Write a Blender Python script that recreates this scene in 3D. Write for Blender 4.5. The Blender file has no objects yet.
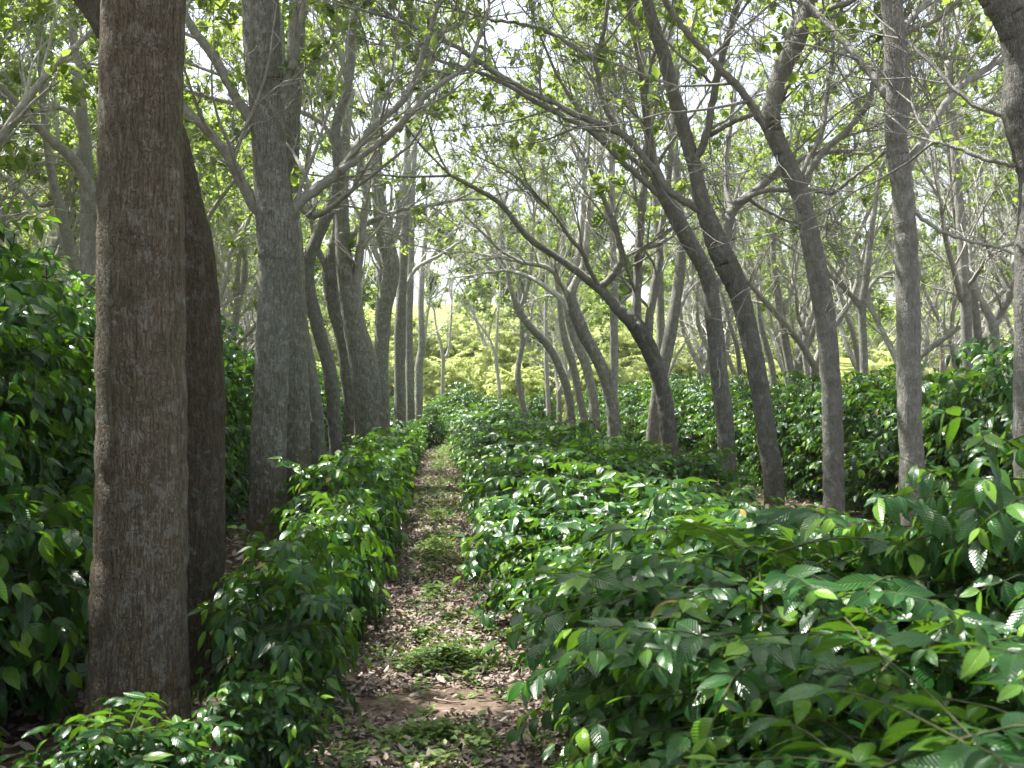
import bpy, math, random
import numpy as np
from mathutils import Vector

LEAFY = .25
HAZE = 0.0004
S = bpy.context.scene
COL = S.collection
rng = np.random.default_rng(7)
random.seed(7)

# ------------------------------------------------------------------ camera
F_PX, W, H = 1150.0, 1024, 768
CAM = np.array([0.0, 0.0, 1.6])
YAW, PITCH = math.atan(72 / F_PX), math.atan(16 / F_PX)
FWD = np.array([math.sin(YAW) * math.cos(PITCH), math.cos(YAW) * math.cos(PITCH), math.sin(PITCH)])
RGT = np.array([math.cos(YAW), -math.sin(YAW), 0.0])
UPV = np.cross(RGT, FWD)


def world(u, v, d):
    return CAM + d * (FWD + (u - 512) / F_PX * RGT - (v - 384) / F_PX * UPV)


cd = bpy.data.cameras.new('camera')
cam = bpy.data.objects.new('camera', cd)
COL.objects.link(cam)
cam.location = CAM
cam.rotation_euler = Vector(FWD).to_track_quat('-Z', 'Y').to_euler()
cd.sensor_width = 36
cd.lens = F_PX / W * 36
cd.clip_end = 2000
cd.clip_start = 0.05
cd.dof.use_dof = True
cd.dof.focus_distance = 11.0
cd.dof.aperture_fstop = 5.6
S.camera = cam

# ------------------------------------------------------------------ render
S.render.engine = 'CYCLES'
S.cycles.use_denoising = True
S.cycles.max_bounces = 8
S.cycles.diffuse_bounces = 4
S.cycles.glossy_bounces = 2
S.cycles.transmission_bounces = 4
S.cycles.caustics_reflective = False
S.cycles.caustics_refractive = False
S.view_settings.view_transform = 'Standard'
S.view_settings.look = 'None'
S.view_settings.gamma = 1
S.view_settings.use_curve_mapping = False
S.view_settings.exposure = 1.6

# ------------------------------------------------------------------ light
SUN_EL, SUN_AZ = math.radians(62), math.radians(-58)
w = bpy.data.worlds.new('World')
S.world = w
w.use_nodes = True
nt = w.node_tree
bg = nt.nodes['Background']
sky = nt.nodes.new('ShaderNodeTexSky')
sky.sky_type = 'NISHITA'
sky.sun_disc = False
sky.sun_elevation = SUN_EL
sky.sun_rotation = SUN_AZ
sky.air_density = 1.0
sky.dust_density = 3.0
sky.ozone_density = 1.0
hs_ = nt.nodes.new('ShaderNodeHueSaturation')      # thin high cloud: a paler, less blue sky
hs_.inputs['Saturation'].default_value = .45
nt.links.new(sky.outputs[0], hs_.inputs['Color'])
nt.links.new(hs_.outputs[0], bg.inputs[0])
bg.inputs[1].default_value = 0.13
sd = bpy.data.lights.new('sun', 'SUN')
sd.energy = 4.9
sd.angle = math.radians(0.6)
sd.color = (1.0, 0.97, 0.90)
sun = bpy.data.objects.new('sun', sd)
COL.objects.link(sun)
svec = Vector((math.sin(SUN_AZ) * math.cos(SUN_EL), math.cos(SUN_AZ) * math.cos(SUN_EL), math.sin(SUN_EL)))
sun.rotation_euler = (-svec).to_track_quat('-Z', 'Y').to_euler()
sun.location = (-10, 20, 40)


# ------------------------------------------------------------------ materials
class NT:
    def __init__(s, name):
        s.m = bpy.data.materials.new(name)
        s.m.use_nodes = True
        s.t = s.m.node_tree
        s.p = s.t.nodes['Principled BSDF']
        s.o = s.t.nodes['Material Output']

    def n(s, typ, **kw):
        x = s.t.nodes.new(typ)
        for k, v in kw.items():
            setattr(x, k, v)
        return x

    def l(s, a, b):
        s.t.links.new(a, b)

    def attr(s, name):
        return s.n('ShaderNodeAttribute', attribute_name=name)

    def noise(s, vec, scale, detail=4, rough=.55):
        x = s.n('ShaderNodeTexNoise')
        x.inputs['Scale'].default_value = scale
        x.inputs['Detail'].default_value = detail
        x.inputs['Roughness'].default_value = rough
        if vec is not None:
            s.l(vec, x.inputs['Vector'])
        return x.outputs['Fac']

    def ramp(s, fac, stops):
        x = s.n('ShaderNodeValToRGB')
        e = x.color_ramp.elements
        while len(e) < len(stops):
            e.new(.5)
        for i, (p, c) in enumerate(stops):
            e[i].position = p
            e[i].color = (*c, 1) if len(c) == 3 else c
        s.l(fac, x.inputs[0])
        return x.outputs[0]

    def mix(s, fac, a, b, mode='MIX'):
        x = s.n('ShaderNodeMix', data_type='RGBA', blend_type=mode)
        for inp, v in ((x.inputs[0], fac), (x.inputs[6], a), (x.inputs[7], b)):
            if isinstance(v, (int, float)):
                inp.default_value = v
            elif isinstance(v, tuple):
                inp.default_value = (*v, 1)
            else:
                s.l(v, inp)
        return x.outputs[2]

    def math(s, op, a, b=None, clamp=False):
        x = s.n('ShaderNodeMath', operation=op, use_clamp=clamp)
        if op == 'MULTIPLY_ADD':
            x.inputs[2].default_value = .2
        for i, v in enumerate((a, b)):
            if v is None:
                continue
            if isinstance(v, (int, float)):
                x.inputs[i].default_value = v
            else:
                s.l(v, x.inputs[i])
        return x.outputs[0]

    def mapping(s, vec, scale):
        x = s.n('ShaderNodeMapping')
        x.inputs['Scale'].default_value = scale
        s.l(vec, x.inputs['Vector'])
        return x.outputs[0]

    def bump(s, h, strength, dist):
        x = s.n('ShaderNodeBump')
        x.inputs['Strength'].default_value = strength
        x.inputs['Distance'].default_value = dist
        s.l(h, x.inputs['Height'])
        s.l(x.outputs[0], s.p.inputs['Normal'])
        return x.outputs[0]

    def translucent(s, color, amount, normal=None):
        t = s.n('ShaderNodeBsdfTranslucent')
        if isinstance(color, tuple):
            t.inputs[0].default_value = (*color, 1)
        else:
            s.l(color, t.inputs[0])
        if normal is not None:
            s.l(normal, t.inputs['Normal'])
        m = s.n('ShaderNodeMixShader')
        m.inputs[0].default_value = amount
        s.l(s.p.outputs[0], m.inputs[1])
        s.l(t.outputs[0], m.inputs[2])
        s.l(m.outputs[0], s.o.inputs[0])


def leaf_material(name, dark, mid, young, trans, amount, rough, vein=True, spec=.5, old=None):
    k = NT(name)
    tint = k.attr('tint').outputs['Fac']
    c = k.ramp(tint, [(0.0, dark), (0.5, mid), (0.93, young), (1.0, old or young)])
    tr = k.ramp(tint, [(0.0, tuple(x * .6 for x in trans)), (1.0, trans)])
    nrm = None
    if vein:
        uv = k.n('ShaderNodeUVMap').outputs[0]
        sep = k.n('ShaderNodeSeparateXYZ')
        k.l(uv, sep.inputs[0])
        side = k.math('ABSOLUTE', k.math('SUBTRACT', sep.outputs[0], .5))
        ph = k.math('SUBTRACT', k.math('MULTIPLY', sep.outputs[1], 62), k.math('MULTIPLY', side, 34))
        wv = k.math('SINE', ph)
        mid_rib = k.math('SUBTRACT', 1, k.math('MULTIPLY', side, 18), clamp=True)
        hgt = k.math('SUBTRACT', k.math('MULTIPLY', wv, .5), k.math('MULTIPLY', mid_rib, 1.2))
        nrm = k.bump(hgt, .38, .003)
        c = k.mix(k.math('MULTIPLY', mid_rib, .3), c, (.13, .22, .06))
    geo = k.n('ShaderNodeNewGeometry')
    c = k.mix(k.math('MULTIPLY', geo.outputs['Backfacing'], .28), c, (.10, .17, .07))
    k.l(c, k.p.inputs['Base Color'])
    k.p.inputs['Roughness'].default_value = rough
    k.p.inputs['Specular IOR Level'].default_value = spec
    k.translucent(tr, amount, nrm)
    return k.m


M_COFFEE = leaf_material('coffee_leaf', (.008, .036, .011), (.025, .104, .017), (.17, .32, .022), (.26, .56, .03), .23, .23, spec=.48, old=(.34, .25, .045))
M_CANOPY = leaf_material('canopy_leaf', (.05, .11, .022), (.10, .18, .032), (.20, .27, .05), (.46, .62, .10), .48, .45, vein=False, spec=.35)
M_WEED = leaf_material('weed_leaf', (.05, .105, .025), (.10, .185, .04), (.19, .26, .06), (.24, .35, .06), .3, .5, vein=False, spec=.3)


M_SHRUB = leaf_material('slope_leaf', (.30, .37, .13), (.44, .50, .19), (.56, .60, .28), (.85, .92, .36), .5, .5, vein=False, spec=.3)  # leaf tone raised far above the canopy's, painting in the sunlit slope's glow


def bark_material():
    k = NT('shade_tree_bark')
    oc = k.n('ShaderNodeTexCoord').outputs['Object']
    rad = k.attr('rad').outputs['Fac']
    sep = k.n('ShaderNodeSeparateXYZ')
    k.l(oc, sep.inputs[0])
    fib = k.noise(k.mapping(oc, (1, 1, .12)), 70, 5, .65)
    fib2 = k.noise(k.mapping(oc, (1, 1, .3)), 22, 4, .6)
    blot = k.noise(oc, 5, 5, .6)
    blot2 = k.noise(k.mapping(oc, (1, 1, .8)), 15, 6, .7)
    spk = k.noise(oc, 34, 3, .6)
    ringn = k.noise(k.mapping(oc, (.25, .25, 1)), 26, 3, .6)
    # browner, earth-stained lower trunk with a ragged border
    hz = k.math('ADD', sep.outputs[2], k.math('MULTIPLY', k.math('SUBTRACT', blot, .5), 2.4))
    oi = k.n('ShaderNodeObjectInfo')
    osep = k.n('ShaderNodeSeparateColor')
    k.l(oi.outputs['Color'], osep.inputs[0])
    low = k.ramp(k.math('MULTIPLY', hz, .3), [(0.04, (1, 1, 1)), (.52, (0, 0, 0))])
    low = k.math('MAXIMUM', low, k.math('SUBTRACT', 1, osep.outputs[2]))
    grey = k.ramp(fib, [(.3, (.11, .108, .096)), (.5, (.25, .245, .225)), (.72, (.40, .395, .37))])
    brown = k.ramp(fib, [(.3, (.055, .038, .022)), (.5, (.13, .096, .054)), (.72, (.21, .165, .10))])
    thick = k.mix(low, grey, brown)
    vor = k.n('ShaderNodeTexVoronoi', feature='DISTANCE_TO_EDGE')
    vor.inputs['Scale'].default_value = 88
    wob = k.n('ShaderNodeMix', data_type='VECTOR')
    k.l(k.mapping(oc, (1, 1, .22)), wob.inputs[4])
    nz = k.n('ShaderNodeTexNoise')
    nz.inputs['Scale'].default_value = 9
    k.l(oc, nz.inputs['Vector'])
    k.l(nz.outputs['Color'], wob.inputs[5])
    wob.inputs[0].default_value = .05
    k.l(wob.outputs[1], vor.inputs['Vector'])
    crack = k.ramp(vor.outputs['Distance'], [(0, (1, 1, 1)), (.16, (0, 0, 0))])
    thick = k.mix(k.math('MULTIPLY', crack, k.math('MULTIPLY', fib2, .95)), thick, (.045, .036, .026))
    fleck = k.ramp(k.noise(k.mapping(oc, (1, 1, .7)), 75, 3, .6), [(.60, (0, 0, 0)), (.70, (1, 1, 1))])
    thick = k.mix(k.math('MULTIPLY', fleck, k.math('MULTIPLY', blot, .9)), thick, (.36, .35, .31))
    lich = k.ramp(blot2, [(.535, (0, 0, 0)), (.60, (1, 1, 1))])
    lich = k.math('MULTIPLY', lich, k.math('MULTIPLY_ADD', spk, 1.0, True))
    thick = k.mix(k.math('MULTIPLY', lich, k.math('MULTIPLY_ADD', osep.outputs[2], .42, True), clamp=True), thick, (.47, .48, .45))
    spot = k.ramp(k.noise(oc, 9, 2, .5), [(.70, (0, 0, 0)), (.73, (1, 1, 1))])
    thick = k.mix(k.math('MULTIPLY', spot, .5), thick, (.34, .40, .38))
    moss = k.ramp(k.noise(oc, 3.1, 4, .6), [(.52, (0, 0, 0)), (.7, (1, 1, 1))])
    thick = k.mix(k.math('MULTIPLY', moss, .35), thick, (.08, .085, .04))
    thin = k.ramp(blot2, [(.35, (.40, .39, .35)), (.55, (.60, .59, .55)), (.7, (.72, .71, .67))])
    f = k.ramp(rad, [(.016, (1, 1, 1)), (.13, (0, 0, 0))])
    c = k.mix(f, thick, thin)
    c = k.mix(1.0, c, k.n('ShaderNodeCombineColor').outputs[0], 'MULTIPLY')
    cc = c.node.inputs[7].links[0].from_node
    for i_ in range(3):
        k.l(osep.outputs[0], cc.inputs[i_])
    k.l(c, k.p.inputs['Base Color'])
    k.p.inputs['Roughness'].default_value = .85
    k.p.inputs['Specular IOR Level'].default_value = .25
    h = k.math('ADD', k.math('ADD', k.math('MULTIPLY', fib, .8), k.math('MULTIPLY', fib2, .7)),
               k.math('ADD', k.math('MULTIPLY', blot2, .5), k.math('MULTIPLY', ringn, .35)))
    h = k.math('SUBTRACT', h, k.math('MULTIPLY', crack, .3))
    k.bump(h, 1.0, .019)
    return k.m


M_BARK = bark_material()


def simple(name, stops, scale, rough=.9, attr=None, bump=(.6, .02), stretch=(1, 1, 1)):
    k = NT(name)
    oc = k.n('ShaderNodeTexCoord').outputs['Object']
    f = k.attr(attr).outputs['Fac'] if attr else k.noise(k.mapping(oc, stretch), scale, 6, .62)
    k.l(k.ramp(f, stops), k.p.inputs['Base Color'])
    k.p.inputs['Roughness'].default_value = rough
    k.p.inputs['Specular IOR Level'].default_value = .2
    if bump:
        k.bump(k.noise(oc, scale * 2, 5, .65), *bump)
    return k.m


M_TWIG = simple('bush_stem', [(.3, (.04, .05, .02)), (.7, (.09, .10, .045))], 40)
M_LITTER = simple('dry_leaf', [(0, (.09, .066, .05)), (.4, (.21, .165, .135)), (.75, (.33, .275, .235)), (1, (.48, .42, .37))], 60, .6, attr='tint', bump=None)
M_STICK = simple('dead_wood', [(.3, (.30, .24, .18)), (.7, (.46, .38, .30))], 60)


def ground_material():
    k = NT('plantation_ground')
    oc = k.n('ShaderNodeTexCoord').outputs['Object']
    sep = k.n('ShaderNodeSeparateXYZ')
    k.l(oc, sep.inputs[0])
    big = k.noise(oc, .12, 4)
    mid = k.noise(oc, 1.6, 6, .65)
    fine = k.noise(oc, 24, 6, .7)
    soil = k.ramp(fine, [(.3, (.05, .034, .024)), (.55, (.12, .085, .065)), (.72, (.24, .18, .15))])
    grass = k.ramp(mid, [(.3, (.16, .21, .05)), (.55, (.28, .31, .09)), (.75, (.40, .39, .16))])
    e = k.math('ADD', sep.outputs[1], k.math('MULTIPLY', k.math('SUBTRACT', mid, .5), 8))
    fy = k.ramp(k.math('MULTIPLY', e, .01), [(.42, (0, 0, 0)), (.5, (1, 1, 1))])
    k.l(k.mix(fy, soil, grass), k.p.inputs['Base Color'])
    k.p.inputs['Roughness'].default_value = .95
    k.p.inputs['Specular IOR Level'].default_value = .1
    k.bump(fine, .8, .03)
    return k.m


M_GROUND = ground_material()
M_PATH = simple('path_soil', [(.3, (.06, .042, .03)), (.5, (.13, .095, .07)), (.7, (.21, .16, .125))], 14, .95, bump=(.8, .02))


# ------------------------------------------------------------------ mesh helpers
class Geo:
    def __init__(s):
        s.v, s.q, s.t, s.a, s.uv, s.n = [], [], [], [], [], 0

    def add(s, v, q=None, t=None, a=None, uv=None):
        v = np.asarray(v, dtype=np.float32)
        if q is not None and len(q):
            s.q.append(np.asarray(q, dtype=np.int32) + s.n)
        if t is not None and len(t):
            s.t.append(np.asarray(t, dtype=np.int32) + s.n)
        s.v.append(v)
        s.a.append(np.full(len(v), 0, np.float32) if a is None else np.broadcast_to(np.asarray(a, np.float32), (len(v),)))
        s.uv.append(np.zeros((len(v), 2), np.float32) if uv is None else np.asarray(uv, np.float32))
        s.n += len(v)

    def mesh(s, name, mat, attr='tint', smooth=True, origin=None):
        v = np.concatenate(s.v)
        if origin is not None:
            v = v - np.asarray(origin, np.float32)
        q = np.concatenate(s.q) if s.q else np.zeros((0, 4), np.int32)
        t = np.concatenate(s.t) if s.t else np.zeros((0, 3), np.int32)
        a, uv = np.concatenate(s.a), np.concatenate(s.uv)
        me = bpy.data.meshes.new(name)
        me.vertices.add(len(v))
        me.vertices.foreach_set('co', v.ravel())
        li = np.concatenate([q.ravel(), t.ravel()]).astype(np.int32)
        me.loops.add(len(li))
        me.loops.foreach_set('vertex_index', li)
        ls = np.concatenate([np.arange(len(q)) * 4, len(q) * 4 + np.arange(len(t)) * 3]).astype(np.int32)
        me.polygons.add(len(q) + len(t))
        me.polygons.foreach_set('loop_start', ls)
        me.polygons.foreach_set('use_smooth', np.full(len(ls), smooth))
        me.update(calc_edges=True)
        at = me.attributes.new(attr, 'FLOAT', 'POINT')
        at.data.foreach_set('value', a.astype(np.float32))
        ul = me.uv_layers.new(name='UVMap')
        ul.data.foreach_set('uv', uv[li].astype(np.float32).ravel())
        me.materials.append(mat)
        return me


def tag(o, label=None, cat=None, group=None, kind=None):
    for k, v in (('label', label), ('category', cat), ('group', group), ('kind', kind)):
        if v:
            o[k] = v
    return o


def link(name, data, parent=None, loc=None):
    o = bpy.data.objects.new(name, data)
    COL.objects.link(o)
    if parent is not None:
        o.parent = parent
    if loc is not None:
        o.location = loc
    return o


def copy_tree(root):
    c = root.copy()
    COL.objects.link(c)
    for ch in root.children:
        d = ch.copy()
        COL.objects.link(d)
        d.parent = c
    return c


def nrm(x):
    return x / (np.linalg.norm(x, axis=-1, keepdims=True) + 1e-9)


def tube(g, pts, rad, k, uneven=0.0, seed=0):
    """a tapered tube along pts, k sides, parallel-transport frame"""
    pts = np.asarray(pts, float)
    rad = np.asarray(rad, float)
    n = len(pts)
    tan = nrm(np.gradient(pts, axis=0))
    ref = np.array([1.0, 0, 0]) if abs(tan[0][0]) < .8 else np.array([0, 1.0, 0])
    a = np.empty((n, 3))
    for i in range(n):
        ref = ref - tan[i] * np.dot(ref, tan[i])
        ref /= np.linalg.norm(ref) + 1e-9
        a[i] = ref
    b = np.cross(tan, a)
    th = np.arange(k) * 2 * math.pi / k
    rr = np.repeat(rad[:, None], k, 1)
    if uneven:
        s = np.cumsum(np.r_[0, np.linalg.norm(np.diff(pts, axis=0), axis=1)])[:, None]
        p = seed * 1.7
        rr = rr * (1 + uneven * (np.sin(2 * th + s * .9 + p) * .6 + np.sin(3 * th - s * 1.9 + 2 * p) * .45
                                 + np.sin(5 * th + s * 3.1 + p) * .25 + .5 * np.sin(s * 2.7 + p)
                                 + .35 * np.sin(th + s * 5.3 + p)))
    v = pts[:, None] + rr[..., None] * (np.cos(th)[None, :, None] * a[:, None] + np.sin(th)[None, :, None] * b[:, None])
    v = v.reshape(-1, 3)
    i = np.arange(n - 1)[:, None] * k
    j = np.arange(k)[None]
    j2 = (j + 1) % k
    q = np.stack([i + j, i + j2, i + k + j2, i + k + j], -1).reshape(-1, 4)
    v = np.vstack([v, pts[-1]])
    t = [((n - 1) * k + x, (n - 1) * k + (x + 1) % k, n * k) for x in range(k)]
    g.add(v, q, t, a=np.r_[np.repeat(rad, k), rad[-1]])


def catmull(p, m):
    p = np.asarray(p, float)
    P = np.vstack([2 * p[0] - p[1], p, 2 * p[-1] - p[-2]])
    out = []
    t = np.linspace(0, 1, m, endpoint=False)[:, None]
    for i in range(1, len(P) - 2):
        a, b, c, d = P[i - 1:i + 3]
        out.append(.5 * (2 * b + (c - a) * t + (2 * a - 5 * b + 4 * c - d) * t ** 2 + (3 * b - a - 3 * c + d) * t ** 3))
    out.append(p[-1:])
    return np.vstack(out)


# coffee leaf: drip-tipped oval, three columns of points
_ts = [.16, .38, .62, .83]
_ws = [.34, .5, .42, .19]
_lv, _luv = [(0, 0, 0)], [(.5, 0)]
for _t, _w in zip(_ts, _ws):
    for _s in (-1, 0, 1):
        _lv.append((_s * _w, _t, .13 * abs(_s) * _w * 1.4))
        _luv.append((.5 + _s * _w, _t))
_lv.append((0, 1, 0))
_luv.append((.5, 1))
LEAF_V, LEAF_UV = np.array(_lv), np.array(_luv)
LEAF_Q, LEAF_T = [], [(0, 2, 1), (0, 3, 2), (13, 10, 11), (13, 11, 12)]
for _r in range(3):
    for _c in range(2):
        _i = 1 + _r * 3 + _c
        LEAF_Q.append((_i, _i + 1, _i + 4, _i + 3))
LEAF_Q, LEAF_T = np.array(LEAF_Q), np.array(LEAF_T)
# small leaf for canopies, weeds and litter
SM_V = np.array([(0, 0, 0), (.42, .28, .06), (.36, .68, .06), (0, 1, 0), (-.36, .68, .06), (-.42, .28, .06)], float)
SM_UV = np.array([(.5, 0), (.9, .3), (.9, .7), (.5, 1), (.1, .7), (.1, .3)])
SM_Q, SM_T = np.array([(0, 1, 2, 3), (0, 3, 4, 5)]), None


def leaves(g, O, Y, N, length, width, bend, tint, kind='leaf'):
    V0, UV0, Q, T = (LEAF_V, LEAF_UV, LEAF_Q, LEAF_T) if kind == 'leaf' else (SM_V, SM_UV, SM_Q, SM_T)
    O, Y, N = np.asarray(O, float), nrm(np.asarray(Y, float)), np.asarray(N, float)
    n = len(O)
    if n == 0:
        return
    X = nrm(np.cross(Y, N))
    Z = np.cross(X, Y)
    L = np.asarray(length)[:, None, None]
    Wd = np.asarray(width)[:, None, None]
    B = np.asarray(bend)[:, None]
    x = V0[None, :, 0:1] * Wd * X[:, None]
    y = (V0[None, :, 1] - .25 * B ** 2 * V0[None, :, 1] ** 3)[..., None] * Y[:, None]
    zz = V0[None, :, 2] * Wd[..., 0] - B * V0[None, :, 1] ** 2 * .6
    v = O[:, None] + L * (x + y + zz[..., None] * Z[:, None])
    m = len(V0)
    off = (np.arange(n) * m)[:, None, None]
    q = (Q[None] + off).reshape(-1, 4)
    t = (T[None] + off).reshape(-1, 3) if T is not None else None
    g.add(v.reshape(-1, 3), q, t, a=np.repeat(tint, m), uv=np.tile(UV0, (n, 1)))


# ------------------------------------------------------------------ coffee bushes
def bush_meshes(seed, Hh, R, nst, node=.08, base=.06, leaf=.135, dens=1.0):
    r = np.random.default_rng(seed)
    gl, gs = Geo(), Geo()
    O, Y, N, L, Wd, B, T = [], [], [], [], [], [], []

    def put(p, y, n, ln, tn):
        O.append(p); Y.append(y); N.append(n); L.append(ln)
        Wd.append(r.uniform(.36, .50)); B.append(r.uniform(.15, 1.0)); T.append(tn)

    for s in range(nst):
        ang = 2 * math.pi * (s + r.uniform(-.3, .3)) / nst
        rr = R * (r.uniform(.15, .45) if nst > 1 else 0)
        b0 = np.array([math.cos(ang) * rr * .4, math.sin(ang) * rr * .4, 0])
        top = np.array([math.cos(ang) * rr * 1.3, math.sin(ang) * rr * 1.3, Hh * r.uniform(.76, 1.12)])
        z = np.linspace(0, 1, 7)
        sp = b0 + (top - b0) * z[:, None]
        sp[:, :2] += r.normal(0, .02, (7, 2))
        tube(gs, np.vstack([sp[0] - [0, 0, .05], sp]), np.linspace(.02, .006, 8), 5)
        k, hz, az = 0, base, r.uniform(0, 6.28)
        while hz < top[2]:
            tt = hz / top[2]
            st = np.array([np.interp(tt, z, sp[:, i]) for i in range(3)])
            az += math.pi / 2 + r.normal(0, .35)
            for sgn in (0, math.pi):
                if r.random() > dens:
                    continue
                aa = az + sgn + r.normal(0, .2)
                d = np.array([math.cos(aa), math.sin(aa), 0])
                zn = hz / Hh
                env = R * (max(0.02, 1 - abs((zn - .42) / .66) ** 3) ** .5 if zn > .42 else .8 + .2 * zn / .42)
                out = np.dot(st[:2], d[:2])
                ln = max(.10, env * r.uniform(.72, 1.15) - out)
                ln = min(ln, R * .95)
                up = r.uniform(.35, 1.05)
                dr = r.uniform(.35, .95)
                q = np.linspace(0, 1, 6)[:, None]
                pts = st + d * ln * q + np.array([0, 0, 1]) * ln * (up * q - dr * q ** 2)
                pts[:, 2] = np.maximum(pts[:, 2], .04)
                tube(gs, pts, np.linspace(.0055, .0022, 6), 4)
                nn = max(2, int(ln / r.uniform(.048, .07)))
                for i in range(nn):
                    t = (i + 1) / nn
                    if t < .14 and ln > .3:
                        continue
                    p = np.array([np.interp(t, q[:, 0], pts[:, c]) for c in range(3)])
                    bd = nrm(d + np.array([0, 0, up - 2 * dr * t]))
                    side = np.array([-d[1], d[0], 0])
                    last = i == nn - 1
                    for sg in (-1, 1):
                        if r.random() < .06:
                            continue
                        yd = bd * (r.uniform(.3, .8) + (.6 if last else 0)) + sg * side * r.uniform(.45, 1.0) + np.array([0, 0, r.uniform(-1.05, .25)])
                        nv = np.array([r.normal(0, .55), r.normal(0, .55), 1]) + .5 * d
                        size = leaf * r.uniform(.6, 1.3) * (.78 if last else 1)
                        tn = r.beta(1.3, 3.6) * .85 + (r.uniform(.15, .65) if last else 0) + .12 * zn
                        put(p, yd, nv, size, 1.0 if r.random() < .003 else min(.92, tn))
            hz += node * r.uniform(.8, 1.25)
            k += 1
        for i in range(7):            # young upright rosette on the leader
            aa = az + i * 1.26
            d = np.array([math.cos(aa), math.sin(aa), r.uniform(.2, 1.0)])
            put(top, d, np.array([-d[0], -d[1], 1.2]), leaf * r.uniform(.55, .95), r.uniform(.45, .92))
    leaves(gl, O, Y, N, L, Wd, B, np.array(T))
    return gl, gs


BUSH = {}


def bush_kind(key, n, *a, **kw):
    BUSH[key] = []
    for i in range(n):
        gl, gs = bush_meshes(100 * len(BUSH) + i, *a, **kw)
        BUSH[key].append((gl.mesh('foliage', M_COFFEE), gs.mesh('stem', M_TWIG)))


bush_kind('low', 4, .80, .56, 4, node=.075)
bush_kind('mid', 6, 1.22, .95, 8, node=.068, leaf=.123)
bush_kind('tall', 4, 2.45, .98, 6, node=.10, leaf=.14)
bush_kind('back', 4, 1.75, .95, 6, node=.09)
_bi = 0


def bush(key, x, y, rz, sc, label, group, zs=1.0):
    global _bi
    ml = BUSH[key]
    fo, st = ml[_bi % len(ml)]
    _bi += 1
    root = link('coffee_bush', None, loc=(x, y, 0))
    root.empty_display_size = .2
    root.rotation_euler.z = rz
    root.scale = (sc, sc, sc * zs)
    tag(root, label, 'coffee bush', group)
    link('foliage', fo, root)
    link('stem', st, root)
    return root


rb = random.Random(3)
lab1 = 'low coffee bush in the clipped row between the path and the thick trunks'


def rot():
    return rb.uniform(0, 6.28)


# low row along the path
bush('low', -1.17, 4.55, .4, .72, 'small coffee bush with glossy leaves in front of the thickest trunk', 'low coffee row', .62)
bush('low', -1.42, 2.75, 1.4, .80, 'low coffee bush cut by the bottom corner below the dark tall hedge', 'low coffee row', 1.15)
y = 5.7
i = 0
while y < 40:
    big = rb.uniform(.92, 1.12) * (1.0 if y < 20 else .95)
    x = (-.80 if y < 7 else -.75 if y < 11 else -1.0) + rb.uniform(-.05, .05)
    big *= .72 if y < 7 else .64 if y < 11 else 1
    lab = ('low coffee bush spilling onto the path beside the thickest trunk' if i == 0 else
           lab1)
    bush('low', x, y, rot(), big, lab, 'low coffee row', 1.25 if y < 7 else 1.38 if y < 11 else 1)
    if y > 14 and i % 2 == 0 and y < 30:
        bush('low', x - .62, y + .35, rot(), big * .85, lab if i else lab1, 'low coffee row', .9)
    y += rb.uniform(.68, .86) * (.8 if y < 11 else 1)
    i += 1
lab2 = 'waist-high coffee bush in the broad row between the path and the leaning trunks'
# broad waist-high row on the other side of the path
bush('mid', 2.2, 3.95, .7, .85, 'coffee bush with a bright upright shoot standing highest in the broad near row', 'broad coffee row', 1.2)
bush('low', -.72, 4.95, 2.2, .5, 'small coffee bush spilling beside the small glossy one at the foot of the thickest trunk', 'low coffee row', 1.0)
y = 2.35
i = 0
while y < 42:
    s = rb.uniform(.93, 1.07)
    lab = ('nearest coffee bush of the broad row, large glossy leaves filling the bottom corner' if i == 0 else
           lab2)
    bush('mid', 1.25 + rb.uniform(-.06, .06), y, rot(), s, lab, 'broad coffee row', rb.uniform(.80, .91) * (.86 if y < 5 else .82 if y < 9 else .92 if y < 14 else 1))
    if i % 2 == 1 and y > 4.5:
        bush('mid', 2.15 + rb.uniform(-.08, .08), y + .4, rot(), s * .9, lab2, 'broad coffee row', .72 if y < 9 else .82)
    y += rb.uniform(.82, 1.0)
    i += 1
# tall dark hedge on the shaded side
y = 3.8
while y < 46:
    hs = 1.02 if y < 9 else (.98 if y < 16 else .88)
    bush('tall', -2.95 - .5 * min(1, y / 14) + rb.uniform(-.1, .1), y, rot(), rb.uniform(.95, 1.05), 'tall dark coffee bush in the head-high hedge behind the thick trunks', 'tall coffee hedge', hs * rb.uniform(.95, 1.04))
    y += rb.uniform(.9, 1.1)
for x, y in ((-2.45, 5.0), (-2.2, 5.8), (-2.25, 6.7), (-2.35, 7.7), (-2.5, 8.7)):
    bush('low', x, y, rot(), 1.1, 'dark shaded coffee bush at the foot of the tall hedge behind the thickest trunk', 'tall coffee hedge', 1.15)
# rear row beyond the leaning trunks
y = 9.5
while y < 48:
    hs = 1.08 if y < 12.8 else 1.0
    bush('back', 6.35 + rb.uniform(-.12, .12), y, rot(), rb.uniform(.95, 1.08),
         'head-high coffee bush in the dark hedge seen between the leaning trunks', 'rear coffee hedge', hs * rb.uniform(.95, 1.06))
    y += rb.uniform(.95, 1.15)
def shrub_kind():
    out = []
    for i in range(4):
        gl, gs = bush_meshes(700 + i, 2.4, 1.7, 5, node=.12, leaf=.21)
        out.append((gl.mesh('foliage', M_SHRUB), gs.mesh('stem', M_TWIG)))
    BUSH['shrub'] = out


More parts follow.
